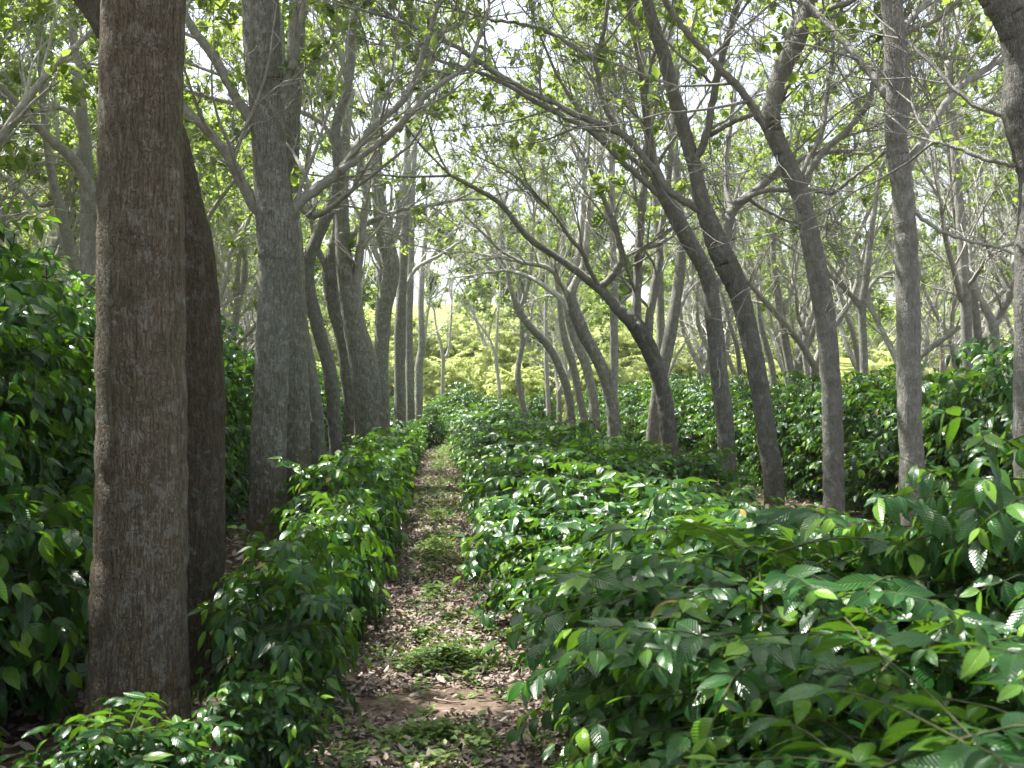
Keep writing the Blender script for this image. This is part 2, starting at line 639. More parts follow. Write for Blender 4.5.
shrub_kind()
for X, key, hs in ((11.2, 'back', 1.0), (-8.6, 'tall', .85)):
    y = 14
    while y < 48:
        bush(key, X + rb.uniform(-.15, .15), y, rot(), rb.uniform(.95, 1.1), 'coffee bush in a further hedge glimpsed beyond the rear hedge' if X > 0 else
             'coffee bush in a further hedge behind the tall dark hedge', 'further coffee hedges', hs)
        y += rb.uniform(1.1, 1.35)
for i, (x, y, s) in enumerate(((-.25, 36.5, .62), (.75, 38.5, .75), (1.0, 46, 1.15), (2.6, 48, 1.0), (-1.6, 47, .9), (4.4, 50, 1.0), (-.2, 50, .9), (7.5, 52, 1.1), (10, 51, 1), (13, 53, 1.1), (-4, 50, 1), (-7, 53, 1.1), (16, 55, 1.1), (19, 56, 1.1))):
    bush('back', x, y, rot(), s, 'sunlit coffee bush at the far end of the path where the shade stops', 'sunlit bushes at the path end')

# ------------------------------------------------------------------ trees
UP = np.array([0, 0, 1.0])


def rand_perp(d, r):
    v = r.normal(0, 1, 3)
    v -= d * np.dot(v, d)
    return nrm(v)


class TreeB:
    """collects the wood and the leaves of one tree"""

    def __init__(s, seed, leafy=1.0, leaf_len=.165, topk=0.0):
        s.r = np.random.default_rng(seed)
        s.seed = seed
        s.trunk, s.br, s.cr = Geo(), Geo(), Geo()
        s.leafy, s.ll, s.topk = leafy, leaf_len, topk
        s.C = ([], [], [], [], [], [], [])

    def cluster(s, p, d, n):
        r = s.r
        for i in range(n):
            y = nrm(d * .6 + r.normal(0, .6, 3) + np.array([0, 0, -.15]))
            s.C[0].append(p - d * s.ll * 1.6 * i / n + r.normal(0, .035, 3)); s.C[1].append(y)
            s.C[2].append(np.array([r.normal(0, .45), r.normal(0, .45), 1]))
            s.C[3].append(s.ll * r.uniform(.6, 1.2)); s.C[4].append(r.uniform(.5, .68)); s.C[5].append(r.uniform(0, .6))
            s.C[6].append(min(1, r.beta(2, 2.2)))

    def grow(s, p, d, L, r0, lev):
        r = s.r
        step = (.24, .14, .075)[min(lev, 2)]
        n = max(3, int(L / step))
        pts, ds = [p], [d]
        bendv = rand_perp(d, r) * r.uniform(.02, .07)
        for i in range(n):
            d = nrm(d + r.normal(0, (.11, .17, .24)[min(lev, 2)], 3) + bendv + UP * (.035 if lev < 2 else .05))
            p = p + d * L / n
            pts.append(p); ds.append(d)
        rad = r0 * (1 - .75 * np.linspace(0, 1, n + 1) ** .9)
        tube(s.br, pts, rad, (7, 5, 3)[min(lev, 2)])
        if lev < 2:
            m = int(L / (.33 if lev == 0 else .16)) + 1
            for c in range(m):
                t = r.uniform(.18, 1) if c else 1.0
                i = min(n, int(t * n))
                cd_ = nrm(ds[i] * r.uniform(.6, 1.1) + rand_perp(ds[i], r) * r.uniform(.5, 1.0) + UP * .12)
                s.grow(pts[i], cd_, L * r.uniform(.38, .62) * (1.15 - .45 * t), max(.0055, rad[i] * r.uniform(.5, .75)), lev + 1)
        if lev >= 1:
            z = pts[-1][2]
            pr = s.leafy * min(1, max(.06, (z - 3.0) / 4.0) ** 1.3) * (1 + s.topk * min(1, max(0, z - 6.0) / 1.0))
            if r.random() < pr * (.42 if lev == 2 else .4):
                s.cluster(pts[-1], d, int(r.integers(9, 19)))
            if lev == 2 and r.random() < pr * .2:
                s.cluster(pts[len(pts) // 2], d, int(r.integers(2, 5)))

    def limb(s, pts, rad, sides, sub=True, geo=None, uneven=.05, dens=.5):
        """a long limb given by points; side branches sprout along its upper part"""
        r = s.r
        pts = np.asarray(pts)
        tube(geo or s.br, pts, rad, sides, uneven, s.seed)
        if not sub:
            return
        seg = np.linalg.norm(np.diff(pts, axis=0), axis=1)
        acc = np.r_[0, np.cumsum(seg)]
        x = r.uniform(.3, .7)
        while x < acc[-1]:
            i = min(len(pts) - 2, int(np.searchsorted(acc, x)) - 1)
            d = nrm(pts[i + 1] - pts[i])
            if pts[i][2] > 2.9:
                cd_ = nrm(d * r.uniform(.3, .9) + rand_perp(d, r) * r.uniform(.6, 1.1) + UP * .25)
                s.grow(pts[i], cd_, r.uniform(.9, 2.1), max(.006, min(.026, rad[i] * .45)), 0)
            x += r.uniform(.6, 1.4) * dens
        d = nrm(pts[-1] - pts[-2])
        for c in range(3):
            cd_ = nrm(d + rand_perp(d, r) * r.uniform(.2, .8) + UP * .1)
            s.grow(pts[-1], cd_, r.uniform(1.2, 2.4), max(.008, rad[-1] * r.uniform(.6, .85)), 0)

    def finish(s, name, origin, label, cat, group, color=None):
        root = link(name, None, loc=origin)
        root.empty_display_size = .3
        tag(root, label, cat, group)
        if s.trunk.n:
            link('trunk', s.trunk.mesh('trunk', M_BARK, 'rad', origin=origin), root)
        if s.br.n:
            link('branches', s.br.mesh('branches', M_BARK, 'rad', origin=origin), root)
        for ch in root.children:
            v_ = color or (float(s.r.uniform(.82, 1.12)), 0, 1)
            ch.color = (v_[0], v_[1], v_[2], 1)
        C = s.C
        if len(C[0]):
            leaves(s.cr, C[0], C[1], C[2], np.array(C[3]), np.array(C[4]), np.array(C[5]), np.array(C[6]), 'small')
            link('crown', s.cr.mesh('crown', M_CANOPY, origin=origin), root)
        return root


def trace(pts, d, drift, r, jit=.004, m=6):
    """pixel polyline with widths -> smooth 3D polyline at depth d, drifting in depth along its length"""
    n = len(pts)
    t = np.linspace(0, 1, n)
    P = np.array([world(u, v, d + drift * tt ** 1.3) for (u, v, w_), tt in zip(pts, t)])
    R = np.array([w_ / 2 / F_PX * (d + drift * tt ** 1.3) for (u, v, w_), tt in zip(pts, t)])
    S_ = catmull(np.c_[P, R], m)
    return S_[:, :3] + r.normal(0, jit, (len(S_), 3)), np.maximum(S_[:, 3], .004)


def hero(label, d, trunk, limbs, seed, leafy=.55, top=2.6, group=None, dens=.6, lean=0, fork=3, color=None):
    b = TreeB(seed, leafy, leaf_len=.125 if d < 14 else .165, topk=.6 if d < 8 else 1.4 if d < 17 else .6)
    r = b.r
    P, R = trace([(u, v, w_ if w_ > 25 else w_ * (.93 if w_ > 11 else .88)) for u, v, w_ in trunk], d, lean, r, .003, 9)
    base = np.array([P[0][0], P[0][1], -.06])
    if P[0][2] > .15:
        k = max(3, int(P[0][2] / .12))
        t = np.linspace(0, 1, k, endpoint=False)[:, None]
        low = base + (P[0] - base) * t
        P = np.vstack([low, P])
        R = np.r_[R[0] * (1.02 + .14 * np.exp(-low[:, 2] / .16)), R]
    else:
        R = R * (1 + .2 * np.exp(-np.maximum(0, P[:, 2]) / .14))
        P = np.vstack([base, P]); R = np.r_[R[0] * 1.1, R]
    tube(b.trunk, P, R, 22 if d < 15 else 14, .022 if d < 8 else .055, seed)
    # crown above the traced trunk
    e, de = P[-1], nrm(P[-1] - P[-4])
    for c in range(fork):
        dd = nrm(de + rand_perp(de, r) * r.uniform(.35, .8) + UP * .15)
        L = r.uniform(.8, 1.2) * top
        q = [e - de * R[-1] * .5]
        for i in range(8):
            dd = nrm(dd + r.normal(0, .13, 3) + UP * .05)
            q.append(q[-1] + dd * L / 8)
        b.limb(catmull(np.array(q), 2), np.linspace(R[-1] * .72, max(.012, R[-1] * .22), 17), 9, dens=dens)
    for j, L in enumerate(limbs):
        lp, lr = trace([(u, v, w_ * .85) for u, v, w_ in L], d, r.uniform(-.14, .14) * min(d, 12) * .6, r, .005, 5)
        # root the limb inside the trunk
        k = int(np.argmin(np.linalg.norm(P - lp[0], axis=1)))
        if np.linalg.norm(P[k] - lp[0]) < R[k] * 2.5:
            lp = np.vstack([P[k], lp]); lr = np.r_[lr[0], lr]
        b.limb(lp, lr, 10, dens=dens)
    origin = (float(base[0]), float(base[1]), 0.0)
    return b.finish('shade_tree', origin, label, 'tree', group, color)


G1 = 'thick-trunked shade trees along the low coffee row'
G2 = 'leaning shade trees behind the broad coffee row'
HERO = [
 ('thickest brown trunk standing closest, patched with lichen, above the small bush', 5.3,
  [(138, 748, 96), (139, 690, 95), (140, 600, 94), (141, 500, 91), (141, 384, 88), (141, 200, 84), (142, 90, 83), (143, 0, 83), (144, -150, 78), (146, -330, 70)], [], G1),
 ('dark brown trunk half hidden behind the thickest trunk, curving away as it climbs', 6.6,
  [(190, 690, 66), (192, 600, 64), (193, 500, 64), (193, 384, 63), (186, 270, 60), (174, 200, 56), (157, 130, 52), (135, 60, 46), (108, 15, 40), (78, -30, 36), (50, -120, 32)],
  [[(150, 90, 30), (160, 0, 28), (170, -120, 24)]], G1),
 ('straight grey trunk with a dark scar and long pale limbs reaching over the path', 12.2,
  [(266, 552, 40), (267, 520, 37), (268, 480, 35), (270, 400, 34), (276, 294, 35), (279, 250, 39), (276, 215, 38), (270, 170, 35), (266, 100, 36), (263, 66, 38), (261, 0, 37), (259, -100, 33), (262, -190, 26)],
  [[(258, 212, 15), (246, 190, 14), (235, 168, 13), (222, 148, 12), (205, 128, 11), (185, 108, 10), (160, 70, 9)],
   [(284, 222, 13), (300, 202, 12), (320, 186, 12), (341, 170, 11), (364, 137, 10), (385, 117, 9), (404, 98, 9), (418, 70, 8), (427, 40, 7), (439, 0, 6), (446, -40, 5)],
   [(341, 170, 9), (375, 146, 8), (411, 113, 8), (430, 92, 7), (451, 77, 6), (470, 62, 6), (480, 33, 5), (490, 5, 4)],
   [(278, 108, 12), (287, 80, 11), (293, 60, 10), (297, 35, 9), (303, 0, 8), (310, -50, 7)],
   [(252, 122, 13), (238, 100, 12), (222, 70, 12), (205, 45, 11), (187, 20, 10), (170, -20, 9)]], G1),
 ('grey trunk pressed close behind the straight scarred one', 15.8,
  [(297, 519, 29), (297, 480, 28), (296, 400, 27), (292, 330, 26), (288, 250, 25), (289, 170, 22), (293, 90, 20), (297, 20, 18), (300, -60, 16)],
  [[(288, 190, 9), (310, 215, 8), (330, 208, 7), (352, 190, 6)]], G1),
 ('slim grey trunk leaning toward the scarred trunk as it rises', 17.6,
  [(319, 492, 16), (318, 440, 15), (316, 410, 15), (308, 359, 14), (301, 315, 14), (298, 250, 12), (291, 180, 11), (283, 100, 10), (280, 20, 9)], [], G1),
 ('slim mottled trunk bending back over to a dark S-curved limb', 18.4,
  [(337, 495, 16), (336, 450, 15), (333, 400, 15), (328, 362, 15), (317, 325, 15), (308, 288, 15), (308, 262, 14), (317, 238, 13), (328, 214, 13), (336, 192, 12), (339, 173, 12), (336, 130, 11), (341, 108, 11), (347, 90, 11), (351, 62, 10), (351, 40, 10), (340, 22, 9), (322, 4, 9), (310, -30, 8)],
  [[(338, 160, 7), (330, 135, 6), (318, 120, 6), (302, 112, 5), (286, 100, 4)],
   [(352, 45, 7), (356, 20, 6), (358, -20, 6)]], G1),
 ('knobbly trunk with a bulging fork and a long pale branch above the path', 21.5,
  [(354, 470, 17), (352, 430, 16), (349, 388, 16), (343, 342, 15), (334, 305, 15), (330, 280, 17), (330, 265, 16), (333, 250, 13), (336, 225, 9), (337, 180, 7), (340, 120, 6)],
  [[(333, 262, 10), (345, 245, 9), (355, 232, 8), (366, 224, 7), (385, 216, 6), (404, 209, 5), (430, 205, 5), (455, 200, 4)],
   [(328, 268, 9), (318, 250, 8), (312, 220, 7), (305, 180, 6)]], G1),
 ('broad pale grey trunk splitting low into two stems', 20.5,
  [(368, 452, 27), (367, 420, 26), (364, 385, 25), (356, 340, 22), (348, 300, 20), (344, 263, 18), (342, 210, 15), (344, 150, 12), (350, 90, 10)],
  [[(371, 420, 18), (374, 390, 17), (369, 355, 16), (360, 325, 14), (356, 290, 12), (360, 250, 10), (366, 200, 9)]], G1),
 ('smooth pale trunk with a cut stub and a crooked swelling near its top', 26,
  [(383, 436, 17), (382, 400, 16), (381, 372, 16), (382, 340, 17), (384, 310, 18), (390, 280, 18), (390, 260, 19), (385, 240, 18), (381, 220, 15), (377, 180, 12), (374, 120, 10)],
  [[(383, 300, 10), (380, 275, 10), (379, 262, 9)], [(390, 255, 9), (398, 225, 8), (402, 190, 7), (412, 150, 5)]], G1),
 ('dark straight trunk in the far bundle of trunks beside the pale swollen one', 31,
  [(400, 432, 13), (400, 380, 12), (400, 330, 12), (402, 284, 11), (405, 230, 10), (407, 170, 9), (408, 100, 7)], [[(402, 300, 6), (415, 270, 5), (440, 255, 4), (465, 238, 3)]], G1),
 ('thin dark trunk second from the end of the thick-trunked row', 37,
  [(411, 428, 10), (410, 380, 9), (409, 320, 9), (411, 260, 8), (412, 200, 7), (415, 140, 6)], [], G1),
 ('pale forked trunk at the end of the thick-trunked row', 40,
  [(418, 431, 10), (419, 400, 9), (419, 367, 9), (422, 347, 9), (421, 320, 7), (421, 297, 7), (423, 265, 6), (427, 220, 5)],
  [[(424, 346, 4), (427, 320, 3), (430, 300, 3)], [(422, 280, 5), (430, 262, 4.5), (438, 248, 4), (454, 230, 3)]], G1),
 ('thin sunlit young tree with a Y fork standing at the path end', 50,
  [(442.5, 420, 5), (442.5, 390, 4.5), (443, 362, 4.5), (441, 345, 3.5), (437, 330, 3), (434, 310, 2.5)], [[(443, 360, 3.5), (448, 352, 3), (450, 335, 3), (452, 300, 2.5)]], None),
 ('thin young tree leaning at the path end just past the broad row', 50,
  [(500, 408, 4.5), (499, 385, 4), (496, 359, 4), (497, 335, 3.5), (498, 310, 3)], [[(496, 360, 3), (490, 340, 2.5), (478, 322, 2.5)]], None),
 # ---- behind the broad row
 ('slender straight far trunk beside the crooked bushy one beyond the broad row', 42,
  [(549, 440, 5.5), (548, 400, 5), (546, 357, 5), (546, 300, 4), (548, 240, 3)], [], G2),
 ('slender far trunk with a kink, first beyond the broad row from the path', 38,
  [(527, 425, 7), (522, 400, 7), (518, 379, 7), (519, 362, 6.5), (522, 345, 6), (521, 310, 5), (516, 270, 4)], [[(520, 355, 4), (529, 330, 4), (533, 300, 3)]], G2),
 ('arched trunk sweeping back over the path at the far end of the leaning row', 30,
  [(573, 440, 10), (571, 415, 10), (567, 390, 9.5), (557, 362, 9), (545, 342, 9), (530, 326, 8.5), (520, 312, 8), (512, 292, 6), (505, 260, 5), (500, 220, 4)],
  [[(519, 312, 5), (528, 285, 5), (531, 260, 4), (534, 220, 3)]], G2),
 ('thin arched trunk just in front of the twisted pale one', 27.5,
  [(588, 450, 10), (585, 425, 9.5), (580, 400, 9), (573, 366, 9), (565, 340, 8), (560, 310, 7), (556, 270, 6)], [], G2),
 ('pale trunk curving to a twisted elbow among the leaning trunks', 25,
  [(596, 456, 12), (595, 430, 12), (593, 395, 11), (584, 360, 11), (574, 335, 11), (569, 308, 12), (572, 285, 12), (577, 262, 9), (582, 230, 8), (584, 190, 6)],
  [[(569, 312, 8), (560, 298, 7), (545, 286, 6), (525, 275, 5), (505, 270, 4)]], G2),
 ('mottled trunk with a sharp elbow leaning across a straight pole-like stem', 20.5,
  [(615, 465, 15), (614, 440, 14.5), (612, 404, 14), (603, 372, 14), (594, 352, 14), (583, 332, 15), (574, 310, 14), (571, 295, 12), (576, 282, 9), (585, 260, 8), (588, 220, 7)],
  [[(612, 405, 9), (614, 386, 10), (614, 330, 10), (614, 276, 9), (613, 215, 8), (612, 150, 7), (615, 90, 6)],
   [(572, 305, 7), (560, 282, 6), (548, 268, 6), (520, 262, 5)]], G2),
 ('dark trunk bent like a bow, long limb sweeping down over the path', 16.8,
  [(671, 476, 19), (670, 450, 18), (667, 418, 18), (663, 392, 18), (656, 366, 18), (648, 346, 19), (638, 329, 19), (630, 320, 16), (620, 311, 13), (608, 297, 11), (597, 287, 10), (582, 275, 9), (564, 262, 8), (548, 251, 7), (531, 240, 7), (515, 222, 6), (500, 203, 6), (475, 188, 5), (450, 175, 4)],
  [[(597, 288, 9), (608, 281, 9), (618, 268, 9), (622, 258, 8), (619, 240, 7), (610, 215, 6), (600, 190, 6), (588, 165, 5)],
   [(620, 262, 7), (628, 254, 6), (640, 249, 6), (659, 244, 5), (680, 232, 4), (705, 226, 3)],
   [(637, 328, 13), (637, 300, 11), (638, 270, 11), (640, 235, 10), (644, 190, 9), (648, 150, 9), (645, 100, 8), (640, 50, 7)],
   [(648, 342, 11), (650, 315, 10), (655, 285, 10), (659, 258, 9), (662, 225, 8), (668, 190, 7), (672, 140, 6)],
   [(600, 288, 6), (590, 270, 6), (584, 255, 6), (572, 240, 5), (560, 222, 4)]], G2),
 ('straight light trunk hidden low down behind the bow-shaped dark trunk', 21.5,
  [(651, 466, 13), (653, 430, 13), (657, 395, 13), (664, 365, 13), (671, 330, 13), (676, 300, 12), (680, 270, 12), (681, 235, 11), (678, 190, 10), (674, 130, 9), (676, 60, 8)],
  [[(676, 310, 7), (684, 298, 6), (690, 285, 6), (694, 260, 5)]], G2),
 ('thin light stem close against the bow-shaped dark trunk', 22.5,
  [(659, 466, 11), (660, 420, 11), (661, 360, 10), (660, 300, 10), (658, 240, 9), (655, 180, 8), (650, 110, 7)], [], G2),
 ('speckled trunk behind the crossing pair, its long pale limb reaching over the path', 14,
  [(729, 478, 20), (727, 450, 19), (724, 415, 19), (718, 365, 19), (713, 310, 19), (707, 275, 18), (697, 255, 17), (684, 232, 17), (672, 209, 16), (662, 192, 13), (654, 176, 9)],
  [[(668, 203, 8), (650, 186, 8), (627, 166, 7), (600, 138, 7), (582, 126, 6), (567, 118, 6), (540, 104, 6), (510, 86, 5), (473, 70, 5), (440, 62, 4)],
   [(662, 195, 11), (652, 150, 10), (645, 110, 9), (640, 60, 8), (630, 10, 7), (622, -40, 6)],
   [(712, 300, 8), (726, 262, 7), (733, 225, 7), (727, 190, 6), (728, 140, 6), (735, 90, 5)]], G2),
 ('dark forked trunk, one fork bent low over the path and one reaching outward', 12.6,
  [(774, 505, 23), (772, 470, 22), (766, 432, 21), (760, 390, 21), (753, 350, 21), (746, 318, 21), (738, 291, 22), (729, 270, 24), (718, 247, 22), (709, 222, 19), (703, 205, 17), (697, 180, 15), (693, 160, 15), (687, 140, 15), (680, 115, 15), (672, 88, 14), (664, 55, 14), (652, 20, 13), (640, -30, 11), (630, -90, 9)],
  [[(704, 212, 10), (687, 203, 9), (672, 193, 9), (660, 178, 8), (640, 152, 8), (622, 134, 8), (598, 123, 7), (573, 113, 7), (546, 99, 6), (520, 87, 6), (495, 72, 6), (473, 58, 6), (455, 46, 5), (440, 38, 5), (410, 25, 4)],
   [(622, 134, 7), (611, 118, 6), (603, 103, 6), (599, 80, 6), (595, 60, 6), (600, 44, 5), (605, 28, 5), (608, 0, 5), (612, -40, 4)],
   [(595, 60, 5), (572, 46, 5), (550, 32, 5), (520, 24, 4), (490, 19, 4), (460, 10, 3)],
   [(694, 165, 11), (701, 150, 10), (707, 130, 10), (712, 105, 9), (717, 77, 9), (725, 48, 8), (733, 20, 8), (739, -20, 7), (742, -70, 6)],
   [(708, 136, 6), (722, 128, 6), (740, 119, 6), (762, 112, 5), (780, 104, 4)],
   [(720, 250, 14), (727, 235, 13), (730, 215, 12), (738, 204, 11), (748, 196, 10), (763, 184, 9), (780, 171, 9), (793, 163, 7), (810, 155, 6), (840, 150, 5)],
   [(740, 202, 7), (760, 192, 6), (785, 190, 6), (812, 190, 5), (832, 193, 4), (850, 180, 4), (870, 165, 3)]], G2),
 ('tall brown trunk leaning to a thick dark elbow, small pale flecks on its bark', 10.5,
  [(834, 525, 23), (834, 490, 22), (833, 444, 22), (830, 367, 21), (824, 313, 21), (815, 262, 21), (807, 220, 20), (797, 186, 20), (785, 158, 19), (775, 136, 20), (771, 120, 21), (775, 92, 19), (783, 68, 19), (793, 48, 20), (802, 26, 18), (809, 0, 16), (818, -50, 14), (822, -120, 12)],
  [[(768, 130, 11), (757, 113, 10), (744, 94, 9), (734, 82, 9), (724, 73, 9), (708, 55, 8), (690, 36, 8), (676, 18, 8), (664, 0, 7), (650, -30, 6)],
   [(803, 190, 9), (812, 168, 8), (824, 152, 8), (838, 138, 8), (852, 126, 7), (863, 112, 7), (870, 100, 6), (873, 82, 5)],
   [(790, 60, 9), (786, 44, 8), (792, 28, 8), (800, 10, 7), (804, -20, 6)],
   [(798, 178, 7), (808, 160, 6), (822, 130, 6), (827, 95, 6), (832, 60, 5), (833, 20, 4)],
   [(802, 25, 8), (818, 14, 7), (836, 6, 7), (853, 0, 6), (880, -20, 5)]], G2),
 ('upright grey trunk with one forked arm arching outward near the edge', 9.2,
  [(913, 520, 27), (912, 480, 26), (911, 440, 25), (909, 360, 25), (908, 300, 25), (906, 247, 25), (904, 205, 24), (899, 165, 25), (896, 140, 24), (897, 100, 26), (897, 73, 26), (895, 40, 24), (891, 0, 22), (888, -60, 20), (892, -140, 17)],
  [[(909, 168, 11), (916, 152, 10), (931, 127, 9), (942, 109, 9), (955, 92, 9), (968, 81, 8), (982, 72, 8), (996, 63, 7), (1010, 56, 7), (1040, 40, 6)],
   [(887, 96, 10), (878, 84, 9), (868, 70, 9), (857, 57, 9), (843, 40, 9), (830, 26, 8), (815, 12, 7), (800, -4, 7), (780, -30, 6)],
   [(902, 30, 9), (915, 14, 8), (928, 0, 8), (945, -25, 6)],
   [(904, 34, 8), (925, 24, 6), (943, 15, 6), (958, 0, 5), (965, -20, 4)],
   [(902, 200, 6), (922, 218, 5), (940, 230, 5), (965, 240, 4), (1000, 248, 4)]], G2),
 ('massive dark trunk cut by the picture edge, bending in overhead', 7.6,
  [(1028, 490, 27), (1028, 440, 27), (1028, 350, 28), (1029, 260, 28), (1034, 187, 30), (1028, 147, 34), (1021, 110, 36), (1024, 66, 36), (1017, 30, 36), (1002, 5, 32), (980, -20, 26), (950, -60, 22), (925, -120, 18)],
  [[(1022, 40, 22), (1040, 0, 20), (1052, -60, 16)],
   [(1014, 118, 6), (985, 110, 6), (955, 90, 5), (930, 62, 5), (905, 40, 4)],
   [(1016, 165, 6), (990, 160, 6), (962, 150, 5), (935, 140, 4)]], G2),
 # ---- further rows, individually visible
 ('grey trunk rising out of the tall dark hedge, forking wide behind the thickest trunk', 14,
  [(90, 330, 20), (90, 290, 18), (89, 240, 17), (87, 185, 16), (84, 130, 13), (78, 80, 11), (72, 20, 9), (70, -60, 8)],
  [[(95, 215, 14), (90, 190, 14), (82, 172, 13), (70, 156, 12), (52, 140, 11), (38, 127, 10), (28, 116, 9), (14, 100, 8), (0, 86, 8), (-30, 60, 7)],
   [(84, 130, 7), (70, 112, 6), (50, 108, 5), (20, 120, 4), (0, 128, 4)]], 'shade trees behind the tall coffee hedge'),
 ('paler leaning trunk behind the tall dark hedge close to the forking grey one', 16,
  [(82, 320, 13), (78, 285, 13), (70, 250, 12), (62, 215, 12), (55, 190, 11), (48, 150, 9), (42, 90, 8), (40, 20, 7)], [[(58, 200, 7), (40, 205, 6), (20, 190, 5), (5, 175, 4)]], 'shade trees behind the tall coffee hedge'),
 ('slim dark tree with a wide V fork beyond the rear hedge', 22,
  [(864, 405, 10), (864, 370, 9.5), (863, 335, 9.5), (862, 306, 10), (866, 280, 8), (869, 250, 7), (874, 215, 6), (880, 170, 5)],
  [[(861, 308, 6), (848, 292, 6), (832, 277, 5), (815, 262, 4)], [(863, 304, 6), (872, 284, 5), (884, 274, 5), (896, 271, 4)]], 'trees beyond the rear coffee hedge'),
 ('straight grey tree standing in the rear hedge next to the upright grey trunk', 17,
  [(968, 415, 14), (968, 380, 13), (966, 313, 12), (964, 280, 12), (962, 240, 11), (958, 190, 10), (953, 130, 9), (948, 60, 8)],
  [[(962, 300, 8), (955, 275, 7), (946, 240, 6), (940, 200, 5)], [(966, 290, 6), (978, 272, 5), (990, 255, 4)]], 'trees beyond the rear coffee hedge'),
 ('curved dark trunk with a bulge beyond the rear hedge', 25,
  [(793, 405, 9), (790, 370, 9), (785, 340, 9), (782, 318, 10), (779, 300, 9), (774, 270, 7), (772, 230, 6)], [[(783, 312, 6), (792, 290, 5), (797, 260, 4), (806, 225, 4)]], 'trees beyond the rear coffee hedge'),
 ('wavy dark trunk next to the bulging curved one beyond the rear hedge', 26,
  [(810, 405, 8), (808, 375, 7.5), (805, 350, 7.5), (807, 330, 8), (813, 310, 7), (815, 285, 6), (812, 250, 5)], [[(806, 335, 6), (798, 315, 5), (796, 290, 4)]], 'trees beyond the rear coffee hedge'),
 ('pale trunk beyond the rear hedge seen in the gap beside the dark forked trunk', 28,
  [(774, 405, 8), (772, 370, 8), (766, 345, 8), (760, 320, 6), (757, 280, 5)], [], 'trees beyond the rear coffee hedge'),
 ('dark bulging trunk forking close to the picture edge beyond the rear hedge', 19,
  [(995, 375, 13), (994, 345, 12), (992, 325, 12), (985, 308, 8), (975, 285, 6), (970, 250, 5)], [[(994, 330, 8), (1003, 312, 7), (1010, 290, 6), (1014, 255, 5)]], 'trees beyond the rear coffee hedge'),
]
for i, (lab, d, tr, li, g) in enumerate(HERO):
    near = d < 13
    hero(lab, d, tr, li, 500 + i, leafy=LEAFY * (.8 if d < 12 else .55), group=g, dens=.5 if d < 10 else .36 if d < 30 else .6,
         top=3.0 if near else 2.6, color={0: (.98, 0, .2), 1: (.6, 0, .1), 20: (.7, 0, 1), 23: (.8, 0, .9), 24: (.68, 0, .9), 25: (.72, 0, .85), 26: (.85, 0, 1), 27: (.62, 0, .9), 7: (1.25, 0, 1), 8: (1.3, 0, 1), 11: (1.3, 0, 1), 18: (1.3, 0, 1), 19: (1.2, 0, 1)}.get(i))


# generic grove trees: a few grown once, then copied
def grown(seed, height, leafy, ll=.165, r0=.13, dens=.32, topk=.6):
    b = TreeB(seed, leafy, ll, topk)
    r = b.r
    lean = np.array([r.normal(0, .10), r.normal(0, .10), 1.0])
    hf = r.uniform(1.9, 2.9)
    p, d = np.array([0, 0, -.06]), nrm(lean)
    pts = [p]
    for i in range(7):
        d = nrm(d + r.normal(0, .07, 3) * [1, 1, .3])
        p = p + d * hf / 7
        pts.append(p)
    P = catmull(np.array(pts), 4)
    R = np.linspace(r0, r0 * .82, len(P)) * (1 + .25 * np.exp(-np.maximum(0, P[:, 2]) / .15))
    tube(b.trunk, P, R, 12, .06, seed)
    nf = int(r.integers(2, 4))
    a0 = r.uniform(0, 6.28)
    for c in range(nf):
        a = a0 + c * 6.28 / nf + r.normal(0, .3)
        dd = nrm(np.array([math.cos(a) * .55, math.sin(a) * .55, 1]) + d * .4)
        L = (height - hf) * r.uniform(.7, 1.0)
        q = [P[-1] - d * .05]
        for i in range(9):
            dd = nrm(dd + r.normal(0, .15, 3) + UP * .03)
            q.append(q[-1] + dd * L / 9)
        b.limb(catmull(np.array(q), 2), np.linspace(r0 * .66, .02, 19), 8, dens=dens)
    return b


PROTO = {}


def place_tree(key, x, y, rz, sc, label, group):
    fn = PROTO[key]
    src = fn[_pick.randrange(len(fn))]
    if not src.get('used'):
        o = src['root']
        src['used'] = True
    else:
        o = copy_tree(src['root'])
    o.location = (x, y, terrain(x, y))
    o.rotation_euler.z = rz
    o.scale = (sc, sc, sc)
    tag(o, label, 'tree', group)
    return o


def terrain(x, y):
    t = min(1, max(0, (y - 54) / 130))
    return 17 * t ** 1.15 + .6 * math.sin(x * .05) * t


_pick = random.Random(11)
PROTO['grove'] = [dict(root=grown(900 + i, 7.6 + .3 * i, LEAFY, r0=.12 + .012 * (i % 3)).finish('shade_tree', (0, 0, 0), '', 'tree', None)) for i in range(5)]
PROTO['roof'] = [dict(root=grown(930 + i, 8.4 + .3 * i, .2, r0=.14, topk=2.6).finish('shade_tree', (0, 0, 0), '', 'tree', None)) for i in range(2)]  # extra-dense tops, made to shade what stands below
PROTO['leafy'] = [dict(root=grown(950 + i, 6.6 + .5 * i, 1.6, ll=.24, r0=.10, dens=.6).finish('shade_tree', (0, 0, 0), '', 'tree', None)) for i in range(4)]

